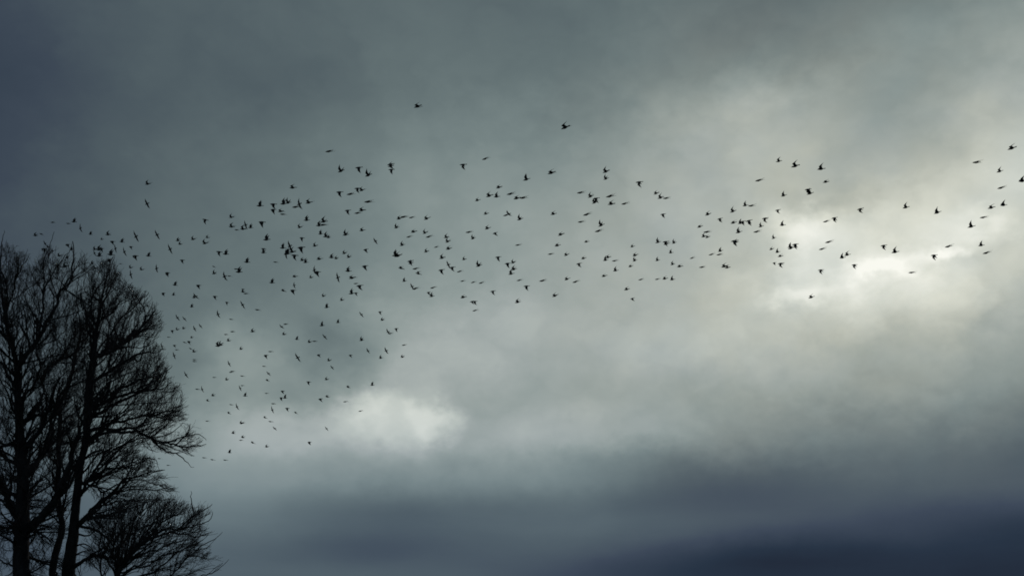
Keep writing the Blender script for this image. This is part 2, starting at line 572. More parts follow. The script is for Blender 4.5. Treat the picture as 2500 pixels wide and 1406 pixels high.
        # branches share the room: at most so many of one order in a cell of the crown
        mid = X[np.arange(n), np.minimum(count - 1, steps * 2 // 3)]
        cell = np.floor((mid + 1000.0) / 0.6).astype(np.int64)
        key = (cell[:, 0] * 100003 + cell[:, 1]) * 100003 + cell[:, 2]
        key[~keep] = -1
        order_ = np.lexsort((rng.uniform(size=n), key))
        ks = key[order_]
        first = np.concatenate([[True], ks[1:] != ks[:-1]])
        start_ = np.maximum.accumulate(np.where(first, np.arange(n), 0))
        rank = np.empty(n)
        rank[order_] = np.arange(n) - start_
        cap = CAPS[gi] * room
        keep &= rank < cap * (0.35 + 1.3 * ((key * 2654435761) % 1000) / 1000.0)
        X, DD, valid, count, R0 = X[keep], DD[keep], valid[keep], count[keep], R0[keep]
        n = len(X)
        r0 = np.clip(R0 * share * rng.uniform(0.75, 1.1, n), rlo, rhi)
        r0 = np.minimum(r0, np.maximum(R0 * 0.95, 0.0052))
        tt = np.arange(steps + 1)[None] / (count - 1)[:, None]
        RR = r0[:, None] * (1 - 0.62 * np.clip(tt, 0, 1))
        RR = np.maximum(RR, 0.0042)
        idx = np.full((n, steps + 1), -1)
        flat_ok = valid.ravel()
        idx.ravel()[flat_ok] = np.arange(flat_ok.sum())
        par = np.full((n, steps + 1), -1)
        par[:, 1:] = idx[:, :-1]
        par = par.ravel()[flat_ok]
        NN = X.reshape(-1, 3)[flat_ok]
        main = par >= 0
        V, Q = segments_mesh(NN, par, RR.ravel()[flat_ok], main, 5 if gi < 2 else 3)
        parts['boughs' if gi < 2 else 'crown'].append((V - np.array(foot)[None], Q))
        cur_p, cur_r, cur_d = NN, RR.ravel()[flat_ok], DD.reshape(-1, 3)[flat_ok]
        cur_t = np.clip(tt, 0, 1).ravel()[flat_ok]
        cur_gap = mean * 0.9 / steps
        if gi == 0:                                           # the next order leaves the limbs as well
            cur_p, cur_r, cur_d = np.concatenate([SPc, cur_p]), np.concatenate([SRc, cur_r]), np.concatenate([SDc, cur_d])
            cur_t = np.concatenate([np.full(len(SPc), 0.4), cur_t])
        print(name, 'generation', gi, 'branches', n)
    for nm, lab in (('boughs', 'side branches of the dark limbs'), ('crown', 'fine dark leafless twigs')):
        off, vs, qs = 0, [], []
        for V, Q in parts[nm]:
            vs.append(V)
            qs.append(Q + off)
            off += len(V)
        o = quad_object(nm, np.concatenate(vs), np.concatenate(qs), M_BARK if nm == 'boughs' else M_TWIG, root)
        tag(o, lab, None, None, 'stuff')
        print(name, nm, 'quads', sum(len(q) for q in qs))
    return root


A_TRUNK = [(50, 1440, 17.5), (50, 1400, 17), (51, 1330, 17), (53, 1260, 16), (53, 1190, 13.5), (50, 1130, 11), (46, 1070, 10),
           (40, 1010, 9), (36, 950, 7.5), (35, 905, 6.5), (24, 850, 4.5), (8, 800, 3.5), (0, 740, 2.6), (-6, 680, 1.8), (-4, 620, .8)]
A_LIMBS = [
    # rising right from the bole and crossing the second trunk
    (12.5, 3.0, [(62, 1300), (90, 1268), (112, 1233), (134, 1201), (150, 1162), (169, 1122), (183, 1085), (193, 1050), (198, 1005), (205, 975)], -1.2),
    (8.0, 2.2, [(64, 1168), (90, 1124), (108, 1103), (127, 1072), (131, 1035), (140, 985), (150, 930)], 0.8),
    (7.0, 2.0, [(58, 1100), (97, 1063), (113, 1030), (134, 997), (150, 960), (170, 935)], -0.6),
    (5.5, 1.6, [(50, 1042), (81, 1009), (92, 985), (100, 950), (96, 920)], 0.9),
    (6.4, 1.6, [(35, 905), (61, 868), (85, 842), (117, 792), (130, 779), (154, 746), (166, 713), (190, 683), (194, 645), (200, 616), (199, 594)], -0.5),
    (3.6, 1.0, [(85, 842), (100, 800), (105, 779), (105, 727), (103, 697), (99, 674), (103, 645), (119, 615), (130, 574)], 0.5),
    (2.6, 0.8, [(105, 727), (107, 709), (127, 671), (140, 643), (167, 613), (173, 592)], -0.9),
    (2.2, 0.8, [(166, 713), (150, 690), (138, 672), (128, 640)], 0.5),
    (2.0, 0.7, [(36, 770), (36, 730), (60, 702), (80, 684), (95, 662), (112, 625)], 0.8),
    (3.4, 0.8, [(20, 845), (19, 779), (22, 704), (15, 645), (18, 600), (22, 568)], -0.4),
    (2.4, 0.7, [(19, 760), (30, 683), (46, 637), (60, 612), (70, 594)], -1.0),
    (5.0, 1.0, [(95, 930), (120, 900), (150, 880), (185, 862), (205, 820), (201, 780), (212, 740)], 1.0),
    (3.6, 0.8, [(60, 985), (84, 930), (100, 880), (95, 855), (130, 830), (160, 800)], -1.4),
    (4.4, 0.8, [(110, 1100), (135, 1000), (160, 960), (200, 930), (225, 915), (260, 890)], 0.6),
    # left side, running out of the frame
    (9.5, 2.5, [(42, 1275), (28, 1235), (14, 1205), (-2, 1180), (-40, 1130), (-80, 1060), (-120, 980)], 0.6),
    (5.0, 1.4, [(34, 1074), (0, 1092), (-40, 1070), (-90, 1020), (-150, 970)], -0.8),
    (5.5, 1.4, [(40, 1142), (15, 1124), (-8, 1100), (-60, 1030), (-90, 940), (-110, 850)], 1.1),
    (4.0, 1.0, [(35, 950), (10, 900), (-25, 850), (-50, 790), (-60, 710), (-50, 640)], -0.6),
    (3.6, 0.9, [(24, 850), (-20, 800), (-70, 760), (-120, 710), (-150, 660)], 0.7),
    (4.0, 0.9, [(45, 1295), (20, 1290), (-30, 1280), (-90, 1250), (-170, 1220)], -0.9),
    (3.0, 0.8, [(-40, 1130), (-110, 1100), (-180, 1060), (-230, 1000)], 0.4),
    (4.0, 0.9, [(66, 1345), (90, 1365), (115, 1380), (150, 1375)], 1.2),
    (2.8, 0.8, [(62, 1322), (90, 1302), (108, 1310), (126, 1288)], -0.9),
    (2.8, 0.8, [(64, 1392), (95, 1386), (120, 1358)], 0.8),
    (3.0, 0.8, [(40, 1385), (20, 1370), (-20, 1360), (-70, 1340)], 0.6),
]
A_CROWNS = [
    (10500, [(-20, 640), (0, 605), (22, 588), (45, 622), (66, 606), (74, 660), (92, 640), (104, 610), (128, 590), (135, 628), (150, 640),
            (168, 606), (180, 640), (198, 604), (212, 632), (232, 660), (246, 690), (240, 760), (235, 860), (200, 960), (120, 960), (0, 900), (-60, 860), (-60, 700)], 3.2),
    (6000, [(-60, 860), (0, 880), (120, 940), (230, 900), (250, 1000), (210, 1120), (150, 1230), (80, 1280), (0, 1300), (-80, 1260), (-120, 1000)], 3.2),
    (1500, [(0, 1250), (60, 1230), (160, 1240), (185, 1330), (180, 1420), (-20, 1420)], 2.4),
    (3200, [(-20, 640), (-80, 660), (-160, 690), (-240, 800), (-290, 950), (-280, 1100), (-230, 1240), (-100, 1330), (0, 1300), (-60, 1000)], 3.0),
]
B_TRUNK = [(169, 1440, 15), (169, 1400, 14.5), (174, 1340, 13), (179, 1300, 12), (184, 1256, 10), (189, 1200, 9), (193, 1147, 8.5),
           (202, 1102, 8), (208, 1072, 8), (209, 1035, 9), (212, 1000, 9.5), (214, 960, 9.5), (219, 915, 8.5), (227, 868, 7),
           (230, 826, 5.5), (238, 780, 4), (245, 744, 3), (258, 690, 1.8), (268, 645, 1.0), (277, 624, .5)]
B_LIMBS = [
    (6.2, 1.2, [(228, 872), (264, 856), (290, 838), (318, 817), (343, 789), (369, 759), (382, 747), (380, 735)], -0.5),
    (4.0, 1.0, [(262, 857), (275, 837), (273, 814), (293, 784), (319, 755), (346, 725), (357, 714)], 0.8),
    (3.4, 0.9, [(238, 790), (252, 775), (272, 755), (290, 732), (312, 695)], -0.9),
    (2.8, 0.8, [(245, 744), (266, 717), (284, 687), (297, 668)], 0.7),
    (2.0, 0.7, [(226, 730), (229, 700), (236, 668), (241, 640)], 0.3),
    (2.8, 0.8, [(232, 805), (222, 760), (224, 730), (248, 687), (264, 653), (270, 630)], -0.6),
    (2.6, 0.8, [(228, 830), (208, 800), (212, 760), (205, 720), (213, 680), (210, 640)], 0.8),
    (2.6, 0.8, [(300, 832), (325, 824), (350, 820), (374, 816), (390, 806)], 0.9),
    (2.4, 0.8, [(285, 842), (310, 848), (335, 846), (356, 838), (374, 830)], -0.8),
    (2.6, 0.8, [(180, 1302), (215, 1312), (240, 1292), (262, 1268)], 0.9),
    (2.4, 0.8, [(176, 1332), (210, 1326), (235, 1340), (264, 1334)], -0.9),
    (3.0, 0.9, [(318, 817), (340, 806), (358, 797), (378, 785)], 0.6),
    (2.4, 0.8, [(343, 789), (356, 775), (374, 772), (390, 762)], -0.5),
    (5.5, 1.1, [(218, 950), (240, 930), (292, 906), (324, 888), (348, 879), (374, 877), (400, 868)], -0.4),
    (2.6, 0.8, [(335, 884), (350, 862), (357, 840), (375, 822), (395, 803)], 0.4),
    (4.4, 1.0, [(216, 990), (255, 967), (315, 936), (360, 915), (388, 899), (404, 888)], 0.9),
    (4.6, 1.0, [(214, 1005), (270, 974), (330, 955), (371, 943), (389, 922), (414, 898)], -0.9),
    (4.4, 1.0, [(212, 1025), (285, 989), (345, 967), (397, 965), (419, 959), (441, 940)], 0.5),
    (4.6, 1.0, [(210, 1050), (245, 1040), (282, 1019), (330, 1009), (367, 1007), (401, 998), (434, 983), (450, 975)], -0.6),
    (4.4, 1.0, [(209, 1074), (246, 1054), (289, 1049), (327, 1040), (356, 1020), (383, 1007), (410, 1015), (445, 1012)], 0.9),
    (5.6, 1.1, [(205, 1087), (225, 1070), (254, 1057), (318, 1055), (361, 1068), (419, 1084), (474, 1087), (496, 1080)], -0.3),
    (2.8, 0.8, [(365, 1069), (404, 1095), (442, 1107), (468, 1128)], 0.3),
    (2.4, 0.7, [(430, 1085), (455, 1062), (463, 1035)], -0.2),
    (2.4, 0.7, [(400, 1080), (440, 1062), (470, 1055), (488, 1068)], 0.4),
    (4.6, 1.0, [(202, 1185), (231, 1165), (260, 1136), (289, 1105), (326, 1084), (372, 1074), (395, 1050)], 0.9),
    (4.6, 1.0, [(196, 1215), (216, 1180), (248, 1136), (277, 1095), (318, 1058), (361, 1014)], -1.0),
    (3.2, 0.8, [(204, 1128), (239, 1103), (262, 1105), (300, 1098), (340, 1098)], 0.5),
    (3.0, 0.8, [(198, 1205), (240, 1180), (290, 1160), (330, 1140), (368, 1133), (385, 1160)], -0.4),
    (2.8, 0.8, [(248, 1205), (290, 1180), (330, 1168), (365, 1172), (400, 1182), (425, 1190)], 0.8),
    (2.8, 0.8, [(225, 1160), (270, 1145), (315, 1130), (350, 1118), (378, 1122)], -0.7),
    (2.6, 0.8, [(250, 1225), (300, 1215), (345, 1206), (390, 1205), (415, 1208)], -0.6),
    (3.4, 0.8, [(222, 1245), (260, 1218), (300, 1200), (338, 1196), (372, 1199), (418, 1199), (438, 1190)], 0.3),
    (7.0, 1.2, [(183, 1290), (206, 1263), (224, 1245), (254, 1218), (300, 1185), (345, 1170), (395, 1160)], -0.8),
    (3.4, 0.8, [(215, 1255), (260, 1255), (310, 1235), (350, 1222), (385, 1212)], 0.8),
    (5.6, 3.0, [(172, 1388), (190, 1378), (217, 1366), (240, 1360), (280, 1362), (312, 1364)], -1.0),
    (3.0, 0.8, [(245, 1360), (262, 1330), (278, 1290), (296, 1262)], 0.6),
]
B_CROWNS = [
    (10500, [(205, 1230), (212, 1000), (205, 850), (210, 720), (214, 640), (240, 638), (264, 636), (276, 628), (280, 662), (297, 668), (302, 690),
            (320, 698), (330, 716), (357, 710), (352, 738), (380, 738), (385, 750), (372, 772), (392, 775), (392, 795), (396, 800), (380, 820), (366, 838),
            (330, 850), (318, 860), (345, 868), (356, 846), (374, 838), (392, 846), (396, 862), (404, 870), (396, 886), (412, 898), (404, 912), (418, 918),
            (408, 934), (438, 940), (446, 960), (450, 975), (446, 996), (456, 1016), (440, 1030), (462, 1032), (470, 1055), (495, 1076), (484, 1096),
            (455, 1098), (470, 1128), (440, 1112), (400, 1106), (360, 1088), (335, 1098), (372, 1116), (384, 1150), (366, 1180), (300, 1200), (240, 1220)], 2.9),
    (2000, [(260, 1190), (330, 1140), (372, 1128), (375, 1146), (404, 1160), (410, 1178), (438, 1188), (424, 1206), (392, 1210), (380, 1220), (340, 1230),
            (300, 1260), (230, 1270)], 2.0),
    (700, [(190, 1280), (260, 1230), (310, 1260), (290, 1340), (320, 1380), (200, 1400)], 1.8),
]
C_TRUNK = [(127, 1440, 8.5), (128, 1400, 8), (134, 1360, 8), (143, 1325, 7.5), (152, 1290, 7), (147, 1250, 6.5), (143, 1200, 6), (146, 1130, 5.5),
           (145, 1090, 5.2), (149, 1050, 5), (151, 1020, 4.6), (148, 985, 4), (165, 955, 3.8), (180, 905, 3.6), (188, 860, 3.2), (198, 820, 2.4),
           (196, 780, 1.6), (188, 735, 1.2), (191, 690, .7)]
C_LIMBS = [
    (3.0, 0.8, [(150, 1035), (172, 1020), (190, 1008), (215, 985), (245, 970)], 1.0),
    (2.6, 0.8, [(145, 1090), (160, 1060), (185, 1045), (205, 1020)], -1.0),
    (2.6, 0.8, [(147, 1140), (120, 1110), (100, 1085), (85, 1050)], 0.8),
    (2.6, 0.8, [(145, 1210), (120, 1175), (100, 1160), (78, 1150)], -1.0),
    (2.4, 0.7, [(150, 1285), (120, 1262), (95, 1265), (75, 1250)], 0.9),
    (2.4, 0.7, [(150, 1020), (135, 1000), (115, 965), (105, 930)], 0.9),
    (2.4, 0.7, [(185, 880), (160, 870), (140, 850), (125, 810)], -0.8),
]
C_CROWNS = [
    (1500, [(60, 1250), (70, 1050), (90, 900), (120, 780), (180, 700), (230, 760), (230, 900), (215, 1000), (210, 1150), (160, 1300)], 2.6),
]
D_TRUNK = [(268, 1470, 7.5), (285, 1408, 6), (303, 1374, 5), (325, 1348, 4.2), (354, 1320, 3.2), (389, 1306, 2.6), (434, 1290, 2), (464, 1262, 1.5), (509, 1236, .8), (516, 1229, .5)]
D_LIMBS = [
    (3.6, 1.0, [(290, 1398), (285, 1370), (290, 1340), (320, 1300), (345, 1280), (380, 1260), (419, 1241), (440, 1225)], 0.8),
    (3.0, 0.9, [(300, 1380), (275, 1350), (280, 1310), (310, 1270), (350, 1240), (386, 1210)], -0.8),
    (2.8, 0.8, [(370, 1312), (400, 1290), (431, 1283), (479, 1269), (509, 1253), (515, 1237)], 0.4),
    (2.4, 0.7, [(420, 1295), (449, 1307), (479, 1309), (503, 1306), (523, 1300)], -0.4),
    (3.2, 0.8, [(280, 1425), (348, 1405), (397, 1371), (449, 1342), (464, 1333), (487, 1318)], 0.6),
    (3.0, 0.7, [(276, 1440), (360, 1430), (419, 1405), (461, 1377), (494, 1356), (521, 1339), (538, 1324)], -0.6),
    (2.6, 0.6, [(272, 1455), (400, 1440), (479, 1405), (509, 1392), (531, 1380), (550, 1361)], 0.5),
    (2.2, 0.7, [(464, 1262), (472, 1250), (465, 1218), (463, 1196)], 0.1),
    (2.8, 0.7, [(330, 1345), (365, 1290), (400, 1255), (420, 1215)], 0.9),
    (2.8, 0.7, [(340, 1335), (380, 1290), (430, 1255), (455, 1228)], -0.9),
    (2.6, 0.7, [(305, 1374), (330, 1320), (350, 1275), (372, 1240), (388, 1205)], 1.2),
    (2.6, 0.7, [(310, 1368), (370, 1345), (420, 1325), (450, 1318), (478, 1312)], -1.2),
    (2.4, 0.7, [(300, 1400), (350, 1375), (400, 1345), (440, 1330)], 1.2),
    (2.4, 0.7, [(285, 1420), (320, 1390), (370, 1365), (430, 1350), (470, 1350)], -1.0),
    (2.2, 0.6, [(290, 1435), (380, 1415), (440, 1400), (480, 1380), (520, 1375)], 0.9),
    (3.2, 0.8, [(270, 1450), (245, 1410), (240, 1380), (255, 1330), (270, 1290)], 0.7),
    (3.0, 0.7, [(268, 1460), (225, 1430), (205, 1400), (195, 1350)], -0.7),
    (2.4, 0.7, [(292, 1396), (272, 1340), (252, 1290), (240, 1250)], 1.0),
    (2.4, 0.7, [(286, 1406), (262, 1360), (234, 1320), (216, 1288)], -1.0),
    (2.4, 0.7, [(300, 1380), (290, 1330), (282, 1290), (280, 1255)], 0.4),
    (2.6, 0.7, [(260, 1470), (330, 1455), (420, 1450), (490, 1440), (550, 1420)], -0.8),
]
D_CROWNS = [
    (4600, [(240, 1290), (280, 1225), (335, 1205), (386, 1200), (395, 1218), (410, 1218), (425, 1212), (440, 1222), (452, 1226), (475, 1240), (500, 1234), (514, 1230), (512, 1256),
            (490, 1272), (500, 1288), (490, 1298), (522, 1298), (500, 1310), (470, 1316), (487, 1320), (450, 1345), (400, 1370), (330, 1400), (290, 1400), (240, 1380)], 2.2),
    (420, [(450, 1345), (487, 1320), (490, 1340), (538, 1326), (500, 1358), (550, 1361), (520, 1390), (470, 1420), (330, 1440), (300, 1405), (400, 1372)], 2.0),
    (900, [(205, 1400), (205, 1270), (240, 1235), (300, 1240), (320, 1380)], 1.8),
    (350, [(190, 1420), (200, 1360), (250, 1320), (290, 1390), (270, 1440)], 1.8),
    (500, [(280, 1440), (560, 1420), (600, 1480), (560, 1580), (400, 1620), (290, 1560)], 2.0),
]

build_tree('bare_tree', 'leafless tree with the thickest black trunk, standing at the left edge of the photo', 11,
           A_TRUNK, A_LIMBS, A_CROWNS, 1.0, 0.0, heart=(60, 1180))
build_tree('bare_tree', 'leafless tree with long limbs reaching right, second thick trunk from the left edge', 12,
           B_TRUNK, B_LIMBS, B_CROWNS, 1.1, 0.9, heart=(190, 1130), room=0.95)
build_tree('bare_tree', 'slender leafless tree rising between the two thick black trunks', 13,
           C_TRUNK, C_LIMBS, C_CROWNS, 0.8, 2.2, heart=(140, 1250))
build_tree('bare_tree', 'low leafless tree fanning to the right at the bottom, right of the trunks', 14,
           D_TRUNK, D_LIMBS, D_CROWNS, 1.0, -1.2, heart=(240, 1440), flow=0.9, room=1.0)

# ---------------------------------------------------------------- the flock
def bird_mesh(name, arm=0.0, hand=0.0, sweep=0.0, fold=0.0, spread_tail=1.0, far=None):
    """one continuous small bird: arm/hand = wing angles above level (degrees), sweep = hand swept back,
    fold = 0 wings out .. 1 wings closed.  far = (arm, hand) for the right wing when it differs"""
    st = [(.110, .0016, .0018, -.002), (.090, .0046, .0050, 0), (.079, .0105, .0115, .001), (.064, .0155, .0168, .002),
          (.044, .0195, .0205, 0), (.020, .0260, .0265, -.002), (0, .0270, .0275, -.003), (-.020, .0245, .0240, -.002),
          (-.042, .0180, .0165, 0), (-.060, .0120, .0090, .002), (-.088, .0165 * spread_tail, .0052, .002),
          (-.114, .0225 * spread_tail, .0034, .001)]
    K = 8
    V, F = [], []
    for (x, w, h, z) in st:
        for k in range(K):
            a = math.radians(22.5 + 45 * k)
            V.append((x, w * math.cos(a), z + h * math.sin(a)))
    for i in range(len(st) - 1):
        for k in range(K):
            if 5 <= i < 8 and k in (7, 3):
                continue                                   # wing roots grow out of these openings
            b = (k + 1) % K
            F.append((i * K + k, (i + 1) * K + k, (i + 1) * K + b, i * K + b))
    F.append(tuple(range(K)))
    e = (len(st) - 1) * K
    F.append(tuple(range(e + K - 1, e - 1, -1)))
    # wing plan: (span, leading x, trailing x, thickness); wrist at .062
    plan = [(.020, .030, -.040, .0060), (.042, .036, -.038, .0050), (.064, .039, -.034, .0042), (.090, .031, -.029, .0032),
            (.120, .014, -.025, .0024), (.150, -.008, -.024, .0018), (.172, -.024, -.030, .0010)]
    for side in (1, -1):
        a_, h_ = (arm, hand) if side == 1 or far is None else far
        top = 0 if side == 1 else 3
        bot = 7 if side == 1 else 4
        prev = [(5 + j) * K + top for j in range(4)] + [(5 + j) * K + bot for j in (3, 2, 1, 0)]
        shoulder = Vector((0, .020 * side, .004))
        ca, sa = math.cos(math.radians(a_)), math.sin(math.radians(a_))
        ch, sh = math.cos(math.radians(h_)), math.sin(math.radians(h_))
        sw = math.radians(sweep + (84 - sweep) * fold)
        asw = math.radians(-18 * min(1, sweep / 30) if fold < .5 else 40 * fold)
        for (u, xl, xt, th) in plan:
            ua = min(u, .064)
            uh = max(0.0, u - .064)
            ax = -math.sin(asw) * ua
            au = math.cos(asw) * ua * (1 - .55 * fold)
            hx = -math.sin(sw) * uh
            hu = math.cos(sw) * uh
            y = ca * au + ch * hu
            z = sa * au + sh * hu
            # thickness runs along the wing's own normal
            m = 1.0 if uh > 0 else 0.0
            nz = (ca * (1 - m) + ch * m)
            ny = -(sa * (1 - m) + sh * m)
            c0 = len(V)
            fr = [0, .3, .65, 1]
            xs = [xl + (xt - xl) * q + ax + hx for q in fr]
            prof = [.35, 1.0, .7, .12]
            for q in range(4):
                t = th * prof[q] + .0004
                V.append((xs[q], shoulder.y + side * (y + ny * t), shoulder.z + z + nz * t + .003 * math.sin(math.pi * fr[q])))
            for q in (3, 2, 1, 0):
                t = th * prof[q] + .0004
                V.append((xs[q], shoulder.y + side * (y - ny * t), shoulder.z + z - nz * t + .003 * math.sin(math.pi * fr[q])))
            cur = list(range(c0, c0 + 8))
            for q in range(8):
                p = (q + 1) % 8
                F.append((prev[q], prev[p], cur[p], cur[q]) if side == 1 else (prev[p], prev[q], cur[q], cur[p]))
            prev = cur
        F.append(tuple(prev) if side == 1 else tuple(reversed(prev)))
    me = bpy.data.meshes.new(name)
    me.from_pydata(V, [], F)
    me.materials.append(M_BIRD)
    me.polygons.foreach_set('use_smooth', [True] * len(me.polygons))
    me.update()
    return me


POSES = {
    'G': [bird_mesh('bird_closed', 8, 4, 60, 1.0, .7), bird_mesh('bird_closed', -6, -4, 60, .96, .7)],
    'F': [bird_mesh('bird_half_closed', 30, 18, 52, .35), bird_mesh('bird_half_closed', 22, 6, 58, .42), bird_mesh('bird_half_closed', 40, 26, 55, .3)],
    'U': [bird_mesh('bird_wings_high', 72, 86, 12), bird_mesh('bird_wings_high', 64, 80, 20), bird_mesh('bird_wings_high', 78, 92, 6)],
    'u': [bird_mesh('bird_wings_up', 56, 62, 30), bird_mesh('bird_wings_up', 62, 74, 26), bird_mesh('bird_wings_up', 50, 64, 34, .06)],
    'V': [bird_mesh('bird_wings_raised', 52, 66, 14), bird_mesh('bird_wings_raised', 46, 60, 22)],
    'P': [bird_mesh('bird_wings_lifted', 44, 52, 40, .12), bird_mesh('bird_wings_lifted', 52, 44, 46, .15), bird_mesh('bird_wings_lifted', 36, 48, 36, .1)],
    'D': [bird_mesh('bird_wings_down', -48, -70, 22), bird_mesh('bird_wings_down', -38, -64, 28), bird_mesh('bird_wings_down', -56, -80, 14)],
    'M': [bird_mesh('bird_wings_drooped', -30, -56, 26)],
    'S': [bird_mesh('bird_wings_spread', 8, 2, 12), bird_mesh('bird_wings_spread', 14, 8, 18), bird_mesh('bird_wings_spread', 2, -6, 10)],
}
WORDS = {'G': 'wings closed', 'F': 'wings half-closed', 'U': 'wings held high', 'V': 'wings raised apart', 'P': 'wings lifted back',
         'D': 'wings beating down', 'M': 'both wings drooped', 'S': 'banking wings spread'}

